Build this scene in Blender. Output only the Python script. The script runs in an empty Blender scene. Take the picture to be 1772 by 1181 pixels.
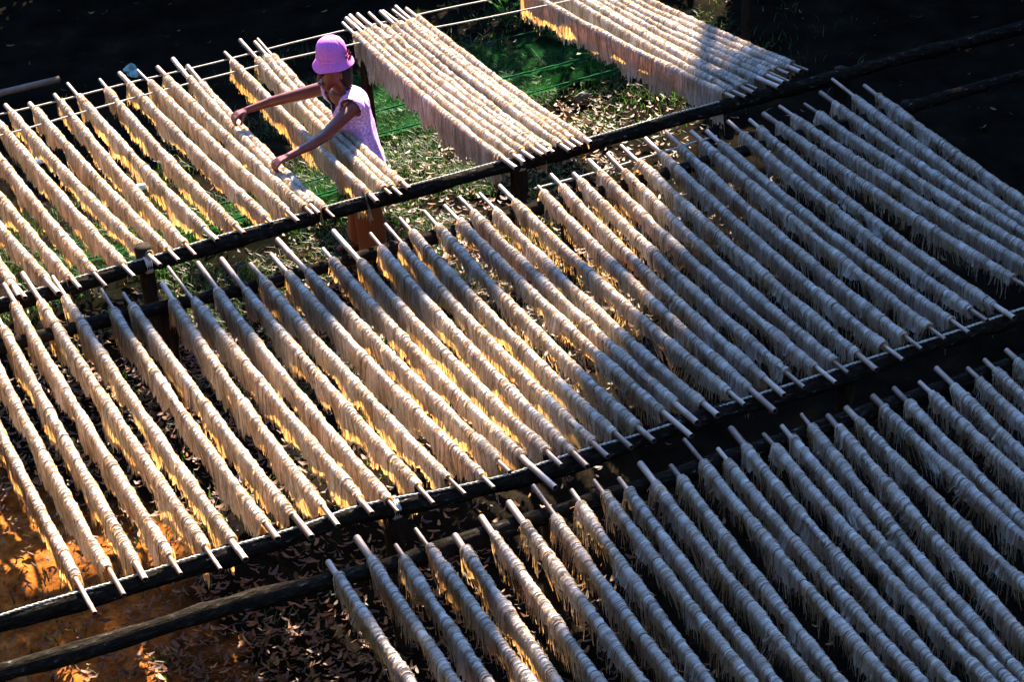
import bpy, bmesh, math, random
import numpy as np
from mathutils import Vector, Matrix

random.seed(11)
RNG = np.random.default_rng(11)
SC = bpy.context.scene
COL = SC.collection

# ------------------------------------------------------------------ camera, sky, sun, exposure
CAM_Z = 6.102
cd = bpy.data.cameras.new('camera')
cam = bpy.data.objects.new('camera', cd)
COL.objects.link(cam)
cd.sensor_width = 36.0
cd.lens = 71.106
cd.clip_start = 0.1
cd.clip_end = 1000.0
_r = Vector((0.8987652175074984, -0.43575735724262515, -0.048338487849976054))
_u = Vector((0.2673220210372833, 0.4572706509233074, 0.8481995572226604))
_f = Vector((0.3475054256659043, 0.7752542018029299, -0.5274664934568457))
cam.matrix_world = Matrix(((_r.x, _u.x, -_f.x, 0), (_r.y, _u.y, -_f.y, 0), (_r.z, _u.z, -_f.z, CAM_Z), (0, 0, 0, 1)))
SC.camera = cam

SUN_EL = math.radians(36.0)
SUN_H = Vector((0.60, 0.80, 0.0))                      # horizontal direction towards the sun
SUN_DIR = Vector((SUN_H.x * math.cos(SUN_EL), SUN_H.y * math.cos(SUN_EL), math.sin(SUN_EL)))
world = bpy.data.worlds.new('World')
SC.world = world
world.use_nodes = True
wn = world.node_tree
bg = wn.nodes['Background']
sky = wn.nodes.new('ShaderNodeTexSky')
sky.sky_type = 'NISHITA'
sky.sun_disc = False
sky.sun_elevation = SUN_EL
sky.sun_rotation = math.atan2(SUN_H.x, SUN_H.y)
sky.dust_density = 0.2
sky.ozone_density = 8.0
wn.links.new(sky.outputs[0], bg.inputs[0])
bg.inputs[1].default_value = 0.135

sl = bpy.data.lights.new('sun', 'SUN')
sl.energy = 5.0
sl.angle = math.radians(0.5)
sl.color = (1.0, 0.875, 0.69)
sun = bpy.data.objects.new('sun', sl)
COL.objects.link(sun)
sun.rotation_euler = (-SUN_DIR).to_track_quat('-Z', 'Y').to_euler()
sun.location = (20, 30, 20)

SC.view_settings.view_transform = 'Standard'
SC.view_settings.look = 'None'
SC.view_settings.gamma = 1.0
SC.view_settings.use_curve_mapping = False
SC.view_settings.exposure = 3.35

# ------------------------------------------------------------------ helpers
def tag(o, label=None, cat=None, group=None, kind=None):
    if label: o['label'] = label
    if cat: o['category'] = cat
    if group: o['group'] = group
    if kind: o['kind'] = kind
    return o

def mesh_np(name, V, F, smooth=True):
    """V (n,3), F (m,k) all faces with k corners."""
    V = np.ascontiguousarray(V, dtype=np.float32)
    F = np.ascontiguousarray(F, dtype=np.int32)
    me = bpy.data.meshes.new(name)
    k = F.shape[1]
    me.vertices.add(len(V)); me.vertices.foreach_set('co', V.ravel())
    me.loops.add(F.size); me.loops.foreach_set('vertex_index', F.ravel())
    me.polygons.add(len(F))
    me.polygons.foreach_set('loop_start', np.arange(0, F.size, k, dtype=np.int32))
    me.polygons.foreach_set('loop_total', np.full(len(F), k, dtype=np.int32))
    me.polygons.foreach_set('use_smooth', np.full(len(F), smooth, dtype=bool))
    me.update(calc_edges=True)
    me.validate()
    return me

def link(name, me, mat=None, parent=None):
    o = bpy.data.objects.new(name, me)
    COL.objects.link(o)
    if mat is not None: me.materials.append(mat)
    if parent is not None: o.parent = parent
    return o

def empty(name, loc, label, cat, group=None):
    o = bpy.data.objects.new(name, None)
    COL.objects.link(o)
    o.location = loc
    o.empty_display_size = 0.1
    bpy.context.view_layer.update()
    return tag(o, label, cat, group)

def child(name, me, mat, root):
    """mesh in world coordinates, parented to an Empty that only has a location"""
    me.transform(Matrix.Translation(-Vector(root.location)))
    return link(name, me, mat, root)

def tube(P, R, seg=10, caps=True):
    """tube along points P with radii R; returns V, F (quads, caps as degenerate rings)"""
    P = np.asarray(P, float); n = len(P)
    R = np.broadcast_to(np.asarray(R, float), (n,))
    T = np.gradient(P, axis=0); T /= np.linalg.norm(T, axis=1)[:, None] + 1e-12
    up = np.array([0, 0, 1.0]) if abs(T[:, 2]).mean() < 0.8 else np.array([0, 1.0, 0])
    A = np.cross(T, up); A /= np.linalg.norm(A, axis=1)[:, None] + 1e-12
    B = np.cross(A, T)
    th = np.linspace(0, 2 * np.pi, seg, endpoint=False)
    rings = P[:, None, :] + R[:, None, None] * (np.cos(th)[None, :, None] * A[:, None, :] + np.sin(th)[None, :, None] * B[:, None, :])
    V = rings.reshape(-1, 3)
    F = []
    for i in range(n - 1):
        for j in range(seg):
            k = (j + 1) % seg
            F.append((i * seg + j, i * seg + k, (i + 1) * seg + k, (i + 1) * seg + j))
    V = list(map(tuple, V))
    if caps:
        for i, off in ((0, 0), (n - 1, (n - 1) * seg)):
            c = len(V); V.append(tuple(P[i]))
            for j in range(0, seg, 2):
                q = (off + j, off + (j + 1) % seg, off + (j + 2) % seg, c)
                F.append(q if i else q[::-1])
    return np.array(V), np.array(F)

def merge(parts):
    VV, FF, o = [], [], 0
    for V, F in parts:
        VV.append(V); FF.append(np.asarray(F) + o); o += len(V)
    return np.vstack(VV), np.vstack(FF)

class SNoise:
    """cheap smooth noise: a sum of random sinusoids"""
    def __init__(self, rng, dim, freq, n=10):
        self.k = rng.normal(size=(n, dim)); self.k /= np.linalg.norm(self.k, axis=1)[:, None]
        self.k *= (freq * rng.uniform(0.5, 1.6, n))[:, None] * 2 * np.pi
        self.p = rng.uniform(0, 2 * np.pi, n); self.n = n
    def __call__(self, X):
        X = np.asarray(X, float)
        if X.ndim == 1: X = X[:, None]
        return np.sin(X @ self.k.T + self.p).sum(1) / math.sqrt(self.n / 2)

# ------------------------------------------------------------------ materials
def mat(name):
    m = bpy.data.materials.new(name); m.use_nodes = True
    nt = m.node_tree; nt.nodes.clear()
    out = nt.nodes.new('ShaderNodeOutputMaterial')
    return m, nt, out

def ramp(nt, fac, stops):
    r = nt.nodes.new('ShaderNodeValToRGB')
    e = r.color_ramp.elements
    e[0].position, e[0].color = stops[0][0], (*stops[0][1], 1)
    e[1].position, e[1].color = stops[-1][0], (*stops[-1][1], 1)
    for p, c in stops[1:-1]:
        x = e.new(p); x.color = (*c, 1)
    nt.links.new(fac, r.inputs[0])
    return r.outputs[0]

def noise_tex(nt, scale, detail=5, rough=0.6, coord='Object', vec_scale=None):
    tc = nt.nodes.new('ShaderNodeTexCoord'); src = tc.outputs[coord]
    if vec_scale:
        mp = nt.nodes.new('ShaderNodeMapping'); mp.inputs['Scale'].default_value = vec_scale
        nt.links.new(src, mp.inputs[0]); src = mp.outputs[0]
    n = nt.nodes.new('ShaderNodeTexNoise')
    n.inputs['Scale'].default_value = scale; n.inputs['Detail'].default_value = detail
    n.inputs['Roughness'].default_value = rough
    nt.links.new(src, n.inputs['Vector'])
    return n.outputs[0]

def bump(nt, h, strength, dist=0.01):
    b = nt.nodes.new('ShaderNodeBump')
    b.inputs['Strength'].default_value = strength; b.inputs['Distance'].default_value = dist
    nt.links.new(h, b.inputs['Height'])
    return b.outputs[0]

def simple(name, stops, scale=8, rough=0.75, bump_s=0.3, bump_d=0.004, spec=0.3, vec_scale=None, rand=None, coord='Object'):
    m, nt, out = mat(name)
    p = nt.nodes.new('ShaderNodeBsdfPrincipled')
    f = noise_tex(nt, scale, vec_scale=vec_scale, coord=coord)
    if rand:
        g = nt.nodes.new('ShaderNodeNewGeometry') if rand == 'island' else nt.nodes.new('ShaderNodeObjectInfo')
        a = nt.nodes.new('ShaderNodeMath'); a.operation = 'MULTIPLY_ADD'
        nt.links.new(g.outputs['Random Per Island' if rand == 'island' else 'Random'], a.inputs[0])
        a.inputs[1].default_value = 0.6
        b = nt.nodes.new('ShaderNodeMath'); b.operation = 'MULTIPLY'; b.inputs[1].default_value = 0.45
        nt.links.new(f, b.inputs[0]); nt.links.new(b.outputs[0], a.inputs[2])
        fac = a.outputs[0]
    else: fac = f
    nt.links.new(ramp(nt, fac, stops), p.inputs['Base Color'])
    p.inputs['Roughness'].default_value = rough
    p.inputs['Specular IOR Level'].default_value = spec
    if bump_s: nt.links.new(bump(nt, f, bump_s, bump_d), p.inputs['Normal'])
    nt.links.new(p.outputs[0], out.inputs[0])
    return m

def leafy(name, stops, trans=0.4, tint=(0.35, 0.6, 0.05), rough=0.5):
    m, nt, out = mat(name)
    g = nt.nodes.new('ShaderNodeNewGeometry')
    c = ramp(nt, g.outputs['Random Per Island'], stops)
    d = nt.nodes.new('ShaderNodeBsdfPrincipled'); nt.links.new(c, d.inputs['Base Color'])
    d.inputs['Roughness'].default_value = rough; d.inputs['Specular IOR Level'].default_value = 0.25
    t = nt.nodes.new('ShaderNodeBsdfTranslucent')
    mx = nt.nodes.new('ShaderNodeMix'); mx.data_type = 'RGBA'; mx.inputs[0].default_value = 0.35
    nt.links.new(c, mx.inputs[6]); mx.inputs[7].default_value = (*tint, 1)
    nt.links.new(mx.outputs[2], t.inputs[0])
    ms = nt.nodes.new('ShaderNodeMixShader'); ms.inputs[0].default_value = trans
    nt.links.new(d.outputs[0], ms.inputs[1]); nt.links.new(t.outputs[0], ms.inputs[2])
    nt.links.new(ms.outputs[0], out.inputs[0])
    return m

def noodle_material(name, trans):
    m, nt, out = mat(name)
    g = nt.nodes.new('ShaderNodeNewGeometry')
    fine = noise_tex(nt, 1.0, 3, 0.65, vec_scale=(14, 230, 14))          # the poles run along y: strands cross them
    c1 = ramp(nt, fine, [(0.30, (0.20, 0.175, 0.15)), (0.45, (0.46, 0.435, 0.40)), (0.60, (0.62, 0.60, 0.565))])
    c2 = ramp(nt, g.outputs['Random Per Island'], [(0.0, (0.30, 0.27, 0.23)), (0.3, (0.85, 0.83, 0.80)), (1.0, (1.15, 1.15, 1.15))])
    n = noise_tex(nt, 6.0, 3, 0.55)
    blot = ramp(nt, n, [(0.32, (0.80, 0.75, 0.67)), (0.56, (1, 1, 1))])
    def mult(a, b):
        x = nt.nodes.new('ShaderNodeMix'); x.data_type = 'RGBA'; x.blend_type = 'MULTIPLY'; x.inputs[0].default_value = 1.0
        nt.links.new(a, x.inputs[6])
        if isinstance(b, tuple): x.inputs[7].default_value = b
        else: nt.links.new(b, x.inputs[7])
        return x.outputs[2]
    col = mult(mult(c1, c2), blot)
    nrm = bump(nt, fine, 0.9, 0.006)
    d = nt.nodes.new('ShaderNodeBsdfDiffuse'); nt.links.new(col, d.inputs[0]); nt.links.new(nrm, d.inputs['Normal'])
    t = nt.nodes.new('ShaderNodeBsdfTranslucent'); nt.links.new(mult(col, (1.0, 0.55, 0.15, 1)), t.inputs[0])
    ms = nt.nodes.new('ShaderNodeMixShader'); ms.inputs[0].default_value = trans
    nt.links.new(d.outputs[0], ms.inputs[1]); nt.links.new(t.outputs[0], ms.inputs[2])
    nt.links.new(ms.outputs[0], out.inputs[0])
    return m

M_NOODLE = noodle_material('rice_noodle', 0.39)
M_BAMBOO = simple('bamboo_cane', [(0.2, (0.07, 0.036, 0.024)), (0.5, (0.15, 0.085, 0.058)), (0.8, (0.30, 0.21, 0.16))], 14, 0.55, 0.3, 0.002, 0.35, rand='object')
M_HOLE = simple('bamboo_inside', [(0.3, (0.012, 0.009, 0.006)), (0.7, (0.03, 0.02, 0.012))], 30, 0.9, 0)
M_LOG = simple('weathered_log', [(0.3, (0.006, 0.005, 0.004)), (0.56, (0.014, 0.011, 0.008)), (0.66, (0.03, 0.026, 0.022)), (0.72, (0.16, 0.15, 0.14))], 9, 0.95, 1.0, 0.02, 0.0, vec_scale=(2.2, 6, 6))
M_POST = simple('dark_post_wood', [(0.3, (0.008, 0.006, 0.005)), (0.7, (0.028, 0.020, 0.014))], 9, 0.9, 0.8, 0.01, 0.02, vec_scale=(6, 6, 1.2))
M_ROPE = simple('pale_rope', [(0.3, (0.20, 0.17, 0.13)), (0.7, (0.42, 0.39, 0.33))], 60, 0.8, 0.6, 0.002, 0.2)
M_STEEL = simple('galvanised_wire', [(0.3, (0.30, 0.28, 0.25)), (0.7, (0.55, 0.52, 0.47))], 40, 0.6, 0.2, 0.001, 0.4)

def ground_material():
    m, nt, out = mat('soil_with_painted_shade')
    p = nt.nodes.new('ShaderNodeBsdfPrincipled')
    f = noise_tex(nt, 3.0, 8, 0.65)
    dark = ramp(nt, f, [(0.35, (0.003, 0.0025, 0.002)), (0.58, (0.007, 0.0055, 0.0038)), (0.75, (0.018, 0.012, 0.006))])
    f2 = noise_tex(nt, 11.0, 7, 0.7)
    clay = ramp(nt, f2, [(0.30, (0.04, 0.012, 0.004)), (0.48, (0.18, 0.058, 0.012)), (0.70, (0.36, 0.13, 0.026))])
    # orange clay kept to the sunlit near left; shaded soil painted dark around it
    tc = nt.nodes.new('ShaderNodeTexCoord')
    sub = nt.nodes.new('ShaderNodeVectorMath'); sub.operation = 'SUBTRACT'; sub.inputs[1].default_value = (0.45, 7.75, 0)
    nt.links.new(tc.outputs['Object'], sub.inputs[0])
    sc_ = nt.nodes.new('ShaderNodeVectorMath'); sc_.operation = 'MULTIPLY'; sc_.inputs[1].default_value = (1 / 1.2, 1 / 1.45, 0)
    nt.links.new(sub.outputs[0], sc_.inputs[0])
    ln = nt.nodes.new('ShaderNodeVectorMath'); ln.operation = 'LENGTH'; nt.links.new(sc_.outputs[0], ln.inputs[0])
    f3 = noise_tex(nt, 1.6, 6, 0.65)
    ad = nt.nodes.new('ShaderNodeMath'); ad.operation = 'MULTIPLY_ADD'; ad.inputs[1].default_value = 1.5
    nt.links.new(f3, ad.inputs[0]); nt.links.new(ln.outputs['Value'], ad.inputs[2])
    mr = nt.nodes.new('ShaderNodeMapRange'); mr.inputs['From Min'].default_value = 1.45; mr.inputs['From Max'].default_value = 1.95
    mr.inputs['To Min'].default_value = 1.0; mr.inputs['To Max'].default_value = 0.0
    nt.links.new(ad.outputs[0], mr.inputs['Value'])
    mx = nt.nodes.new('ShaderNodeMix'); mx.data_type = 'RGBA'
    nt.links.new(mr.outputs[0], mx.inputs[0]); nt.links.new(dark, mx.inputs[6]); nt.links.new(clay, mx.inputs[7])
    nt.links.new(mx.outputs[2], p.inputs['Base Color'])
    p.inputs['Roughness'].default_value = 1.0; p.inputs['Specular IOR Level'].default_value = 0.0
    nt.links.new(bump(nt, f2, 0.8, 0.02), p.inputs['Normal'])
    nt.links.new(p.outputs[0], out.inputs[0])
    return m
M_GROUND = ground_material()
M_LITTER = leafy('dry_leaf', [(0.0, (0.02, 0.007, 0.003)), (0.5, (0.08, 0.026, 0.006)), (0.88, (0.15, 0.055, 0.011)), (1.0, (0.27, 0.14, 0.035))], 0.3, (0.5, 0.25, 0.05), 0.6)
M_GRASS = leafy('grass_blade', [(0.0, (0.005, 0.013, 0.003)), (0.7, (0.011, 0.034, 0.004)), (0.92, (0.04, 0.075, 0.008)), (1.0, (0.17, 0.16, 0.03))], 0.35, (0.06, 0.16, 0.008))
M_LEAF = leafy('tree_leaf', [(0.0, (0.012, 0.022, 0.008)), (0.6, (0.022, 0.045, 0.012)), (1.0, (0.045, 0.07, 0.018))], 0.06, (0.1, 0.3, 0.02))
M_WEED = leafy('weed_leaf', [(0.0, (0.03, 0.09, 0.01)), (0.6, (0.07, 0.19, 0.015)), (1.0, (0.18, 0.28, 0.03))], 0.5, (0.3, 0.6, 0.04))
M_BARK = simple('bark', [(0.3, (0.015, 0.011, 0.008)), (0.7, (0.06, 0.045, 0.03))], 6, 0.9, 0.8, 0.02, 0.1, vec_scale=(4, 4, 1))

# ------------------------------------------------------------------ ground (one sheet to the horizon)
def make_ground():
    fx = np.arange(-1.5, 11.51, 0.055); fy = np.arange(3.0, 17.01, 0.055)
    xs = np.concatenate([[-400, -120, -40, -15, -6], fx, [16, 30, 60, 150, 400]])
    ys = np.concatenate([[-400, -120, -40, -12, -3], fy, [22, 32, 60, 150, 400]])
    X, Y = np.meshgrid(xs, ys)
    P = np.stack([X.ravel(), Y.ravel()], 1)
    inside = ((P[:, 0] > -1.4) & (P[:, 0] < 11.4) & (P[:, 1] > 3.1) & (P[:, 1] < 16.9)).astype(float)
    z = (SNoise(RNG, 2, 0.35)(P) * 0.012 + SNoise(RNG, 2, 1.6)(P) * 0.010 + SNoise(RNG, 2, 5.0, 24)(P) * 0.007 + RNG.normal(0, 0.004, len(P))) * inside
    V = np.column_stack([P, z - 0.03])
    nx, ny = len(xs), len(ys)
    i = (np.arange(ny - 1)[:, None] * nx + np.arange(nx - 1)[None, :]).ravel()
    F = np.stack([i, i + 1, i + nx + 1, i + nx], 1)
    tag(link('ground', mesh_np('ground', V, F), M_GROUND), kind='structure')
make_ground()

def scatter(n, x0, x1, y0, y1, dens):
    """rejection sample; dens(P) in 0..1"""
    out = []; got = 0
    while got < n:
        P = np.column_stack([RNG.uniform(x0, x1, n * 2), RNG.uniform(y0, y1, n * 2)])
        P = P[RNG.uniform(0, 1, len(P)) < dens(P)]
        out.append(P); got += len(P)
    return np.vstack(out)[:n]

def blob(P, cx, cy, rx, ry):
    return np.exp(-(((P[:, 0] - cx) / rx) ** 2 + ((P[:, 1] - cy) / ry) ** 2))

def make_litter():
    nz = SNoise(RNG, 2, 0.8)
    def dens(P):
        d = 0.002 + 0.50 * blob(P, 1.2, 6.6, 1.6, 1.3) + 0.40 * blob(P, 2.6, 9.4, 1.8, 0.8) + 0.20 * blob(P, 4.2, 9.9, 1.3, 0.9) + 0.35 * blob(P, 5.2, 11.2, 0.8, 0.6)
        clear = blob(P, 0.75, 8.0, 0.55, 0.7)
        return np.clip(d * (1 - 0.8 * clear), 0.0, 1)
    n = 20000
    P = scatter(n, -0.5, 10.5, 3.6, 16, dens)
    L = RNG.uniform(0.010, 0.032, n); W = L * RNG.uniform(0.16, 0.42, n)
    a = RNG.uniform(0, 2 * np.pi, n); curl = RNG.uniform(0.1, 0.55, n) * L; tilt = RNG.normal(0, 0.35, n)
    z0 = RNG.uniform(-0.012, 0.022, n)
    ca, sa = np.cos(a), np.sin(a)
    # 3 rows x 2 : a curled leaf
    u = np.array([-1, 0, 1.0]); rows = []
    for k, uu in enumerate(u):
        wk = W * (1.0 if uu == 0 else 0.45)
        for sgn in (-1, 1):
            lx = uu * L; ly = sgn * wk
            z = z0 + curl * (uu * uu) + tilt * ly + 0.004
            rows.append(np.stack([P[:, 0] + ca * lx - sa * ly, P[:, 1] + sa * lx + ca * ly, z], 1))
    V = np.stack(rows, 1).reshape(-1, 3)
    b = (np.arange(n) * 6)[:, None]
    F = np.concatenate([b + np.array([[0, 1, 3, 2]]), b + np.array([[2, 3, 5, 4]])])
    tag(link('leaf_litter', mesh_np('leaf_litter', V, F), M_LITTER), kind='stuff')
make_litter()

def ribbons(P, H, W, a, lean, nseg=3, taper=True, z0=None, bend=1.0):
    """upright bent blades rooted at P"""
    n = len(P); ca, sa = np.cos(a), np.sin(a); rows = []
    for k in range(nseg + 1):
        t = k / nseg
        out = lean * H * t ** 2 * bend
        z = H * t * np.sqrt(np.clip(1 - (0.6 * lean * t) ** 2, 0.05, 1))
        w = W * (1 - 0.85 * t if taper else 1)
        for s in (-1, 1):
            rows.append(np.stack([P[:, 0] + ca * out - sa * s * w, P[:, 1] + sa * out + ca * s * w, z - 0.02 + (0 if z0 is None else z0)], 1))
    V = np.stack(rows, 1).reshape(-1, 3)
    m = 2 * (nseg + 1); b = (np.arange(n) * m)[:, None]
    F = np.concatenate([b + np.array([[2 * k, 2 * k + 1, 2 * k + 3, 2 * k + 2]]) for k in range(nseg)])
    return V, F

def make_grass():
    nz = SNoise(RNG, 2, 1.4)
    def dens(P):
        d = 0.95 * blob(P, 5.4, 12.2, 1.3, 0.7) + 0.8 * blob(P, 4.4, 10.9, 0.8, 0.9) + 0.6 * blob(P, 3.1, 9.9, 1.0, 0.9) + 0.4 * blob(P, 2.4, 11.2, 1.3, 0.7) + 0.35 * blob(P, 6.6, 13.2, 0.8, 0.5) + 0.12 * blob(P, 1.6, 7.8, 0.7, 0.7)
        return np.clip(d * (0.55 + 0.55 * nz(P)), 0.0, 1)
    n = 38000
    P = scatter(n, 0, 8.5, 6.0, 14.2, dens)
    V, F = ribbons(P, RNG.uniform(0.02, 0.085, n), RNG.uniform(0.0018, 0.0060, n), RNG.uniform(0, 6.28, n), RNG.uniform(0.3, 1.3, n))
    tag(link('grass', mesh_np('grass', V, F), M_GRASS), kind='stuff')
make_grass()

# ------------------------------------------------------------------ trees and hedge round the yard (they cast the shade)
def leaves(centres, radii, n, size, dens_pow=0.5, flat=1.0):
    """leaf quads through ellipsoidal clumps"""
    centres = np.asarray(centres, float); radii = np.asarray(radii, float)
    w = radii.prod(1) ** (2 / 3); w /= w.sum()
    idx = RNG.choice(len(centres), n, p=w)
    d = RNG.normal(size=(n, 3)); d /= np.linalg.norm(d, axis=1)[:, None]
    r = RNG.uniform(0, 1, n) ** dens_pow
    C = centres[idx] + d * r[:, None] * radii[idx]
    nrm = RNG.normal(size=(n, 3)) + np.array([0, 0, 0.8]); nrm /= np.linalg.norm(nrm, axis=1)[:, None]
    t = np.cross(nrm, RNG.normal(size=(n, 3))); t /= np.linalg.norm(t, axis=1)[:, None]
    b = np.cross(nrm, t)
    L = (size * RNG.uniform(0.6, 1.3, n))[:, None]; W = L * 0.42
    V = np.stack([C - t * L, C - b * W + nrm * W * 0.2, C + t * L, C + b * W + nrm * W * 0.2], 1).reshape(-1, 3)
    F = np.arange(4 * n).reshape(-1, 4)
    return V, F

def SP(s, t, z=0.0):
    """s: metres across the sunbeams (to the right), t: metres towards the sun"""
    return np.array([0.8 * s + 0.6 * t, -0.6 * s + 0.8 * t, z])

def make_tree(base, clumps, radii, n, size, label, limb_z=None, tr=0.16):
    root = empty('shade_tree', (base[0], base[1], 0), label, 'tree', 'shade trees round the yard')
    clumps = np.asarray(clumps, float); radii = np.asarray(radii, float)
    top = clumps[:, 2].max()
    P = [(base[0], base[1], -0.1), (base[0] + 0.05, base[1], top * 0.25), (base[0] - 0.08, base[1] + 0.1, top * 0.55), (base[0], base[1], top * 0.95)]
    parts = [tube(P, [tr * 1.25, tr, tr * 0.7, tr * 0.2], 10)]
    child('trunk', mesh_np('trunk', *merge(parts)), M_BARK, root)
    for c in clumps:
        h = min(c[2] * 0.75, top * 0.6) if limb_z is None else limb_z + 0.15 * (c[2] - limb_z)
        a = np.array([base[0], base[1], h]); m = (a + c) / 2 + np.array([0, 0, 0.3 if limb_z is None else 0.03])
        child('limb', mesh_np('limb', *tube([a, m, c], [tr * 0.5, tr * 0.3, tr * 0.12], 7)), M_BARK, root)
    V, F = leaves(clumps, radii, n, size)
    f = child('crown', mesh_np('crown', V, F, False), M_LEAF, root)
    f['kind'] = 'stuff'
    return root

def big_tree(s, t, width, label, n=24000, first=False):
    cl, rd = [], []
    for k in range(18):
        z = 2.3 + 9.6 * (k / 17.0)
        q = SP(s + RNG.uniform(-1, 1) * width * 0.62, t + RNG.uniform(-0.9, 0.9), z)
        if first: q = SP(s - (0.32 if 7 < k < 15 else 0.0) + (-0.52 - 0.022 * k + 0.12 * math.sin(k * 2.1) if k % 2 == 0 else 0.7), t + 0.5 * math.sin(k * 1.3), z)
        cl.append(q); r = RNG.uniform(0.9, 1.25)
        rd.append((r, r, r * 0.75))
    b = SP(s, t)
    make_tree((b[0], b[1]), cl, rd, n, 0.15, label, tr=0.2)
big_tree(0.95, 19.0, 2.1, 'tall dense tree beyond the yard, nearest of the row to the drying racks', 30000, True)
big_tree(3.4, 19.6, 2.4, 'tall dense tree beyond the yard, second in the row from the drying racks')
big_tree(6.4, 19.2, 2.4, 'tall dense tree beyond the yard, third in the row from the drying racks')
big_tree(9.4, 19.6, 2.4, 'tall dense tree beyond the yard, farthest in the row from the drying racks')

# unseen open-crowned tree added before the row to dapple the border of the shade
cl, rd = [], []
for k in range(22):
    z = 2.8 + 9.6 * k / 21.0
    q = SP(-0.30 - 0.026 * k + RNG.uniform(-0.35, 0.45), 19.6 + RNG.uniform(-0.8, 0.8), z)
    cl.append(q); r = RNG.uniform(0.45, 0.75); rd.append((r, r, r * 0.8))
b_ = SP(-0.4, 19.6)
make_tree((b_[0], b_[1]), cl, rd, 6500, 0.085, 'unseen open-crowned tree added before the dense row to dapple the shade edge', tr=0.15)

# unseen tree added; clumps shade the middle and front racks' far ends
TT = 21.0
TE = math.tan(SUN_EL)
def shade_at(s, t, zt=0.9): return SP(s, TT, zt + (TT - t) * TE)
cl = []; rd = []
for s_, t_ in ((-2.25, 8.95), (-2.6, 8.75), (-2.95, 8.55), (-3.3, 8.4), (-3.6, 8.3), (-3.9, 8.25)):
    cl.append(shade_at(s_, t_)); rd.append((0.26, 0.26, 0.19))
for s_, t_ in ((-1.7, 6.25), (-1.95, 6.2), (-2.2, 6.25), (-1.6, 5.9)):
    cl.append(shade_at(s_, t_)); rd.append((0.24, 0.24, 0.15))
b_ = SP(-1.2, TT)
make_tree((b_[0], b_[1]), cl, rd, 1900, 0.085, 'unseen slender tree added beyond the back rack to shade rack ends', limb_z=9.5, tr=0.11)

# unseen hedge added to shade the back ground; low where the net lies
def make_shade_hedge():
    ords = ['first', 'second', 'third', 'fourth', 'fifth', 'sixth', 'seventh', 'eighth', 'ninth', 'tenth', 'eleventh', 'twelfth', 'thirteenth', 'fourteenth', 'fifteenth']
    for k, xc in enumerate(np.arange(-6.5, 9.6, 1.15)):
        # camera-aligned row: xc across, 17.0 deep
        yc = 16.9 + RNG.uniform(-0.2, 0.2)
        X = xc * 0.9125 + yc * 0.409; Y = -xc * 0.409 + yc * 0.9125
        s = 0.8 * X - 0.6 * Y
        h = 2.9
        if -3.7 < s < -2.1: h = 2.5
        root = empty('shade_bush', (X, Y, 0), 'unseen bush added to shade the back ground, ' + ords[k] + ' from the left', 'bush', 'unseen bushes added to shade the back ground')
        r = 0.75
        cl = [(X + RNG.uniform(-.3, .3), Y + RNG.uniform(-.2, .2), zc) for zc in np.linspace(0.25, max(h - 0.35, 0.3), 4)]
        V, F = leaves(cl, [(r, r * 0.8, max(h / 4.5, 0.25))] * 4, 6500 if h > 2.6 else 1500, 0.11)
        f = child('foliage', mesh_np('foliage', V, F, False), M_LEAF, root); f['kind'] = 'stuff'
        child('stem', mesh_np('stem', *tube([(X, Y, -0.05), (X, Y, h * 0.7)], [0.05, 0.02], 7)), M_BARK, root)
make_shade_hedge()

# unseen trees and house added round the yard to hold back skylight from the curtains
def sky_block_trees():
    proto = None
    spots = [(-3.9, 4.5), (-4.2, 8.6), (-4.0, 12.6), (-3.6, 16.8), (-3.9, 0.3), (-6.2, -4.2), (10.3, 3.6), (11.2, 7.4), (13.2, 10.4)]
    names = ['left of the front rack', 'left of the middle rack', 'left of the back rack', 'at the far left corner', 'left beside the house', 'left behind the house', 'right of the front rack', 'right of the middle rack', 'right of the back rack']
    for k, (x, y) in enumerate(spots):
        if proto is None:
            cl, rd = [], []
            for q in range(22):
                cl.append((x + RNG.uniform(-1.5, 1.5), y + RNG.uniform(-1.7, 1.7), 1.4 + 15.5 * q / 21)); rd.append((1.3, 1.6, 1.1))
            proto = make_tree((x, y), cl, rd, 34000, 0.17, 'unseen leafy tree added to block skylight, ' + names[k], tr=0.2)
            proto['group'] = 'unseen trees added to block skylight'
        else:
            r = proto.copy(); COL.objects.link(r); r.location = (x, y, 0); r.rotation_euler = (0, 0, k * 1.3)
            r['label'] = 'unseen leafy tree added to block skylight, ' + names[k]
            for ch in proto.children:
                c = ch.copy(); COL.objects.link(c); c.parent = r
sky_block_trees()

M_BOARD = simple('dark_timber', [(0.3, (0.018, 0.013, 0.009)), (0.7, (0.05, 0.036, 0.024))], 5, 0.8, 0.5, 0.01, 0.2, vec_scale=(6, 6, 0.8))
M_TILE = simple('roof_tile', [(0.3, (0.05, 0.022, 0.014)), (0.7, (0.12, 0.05, 0.03))], 5, 0.8, 0.5, 0.01, 0.2)
M_PANE = simple('window_glass', [(0.3, (0.01, 0.012, 0.014)), (0.7, (0.02, 0.022, 0.025))], 3, 0.1, 0, 0, 0.5)

def box(x0, x1, y0, y1, z0, z1):
    V = np.array([(x, y, z) for x in (x0, x1) for y in (y0, y1) for z in (z0, z1)], float)
    F = np.array([(0, 1, 3, 2), (4, 6, 7, 5), (0, 4, 5, 1), (2, 3, 7, 6), (0, 2, 6, 4), (1, 5, 7, 3)])
    return V, F

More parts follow.
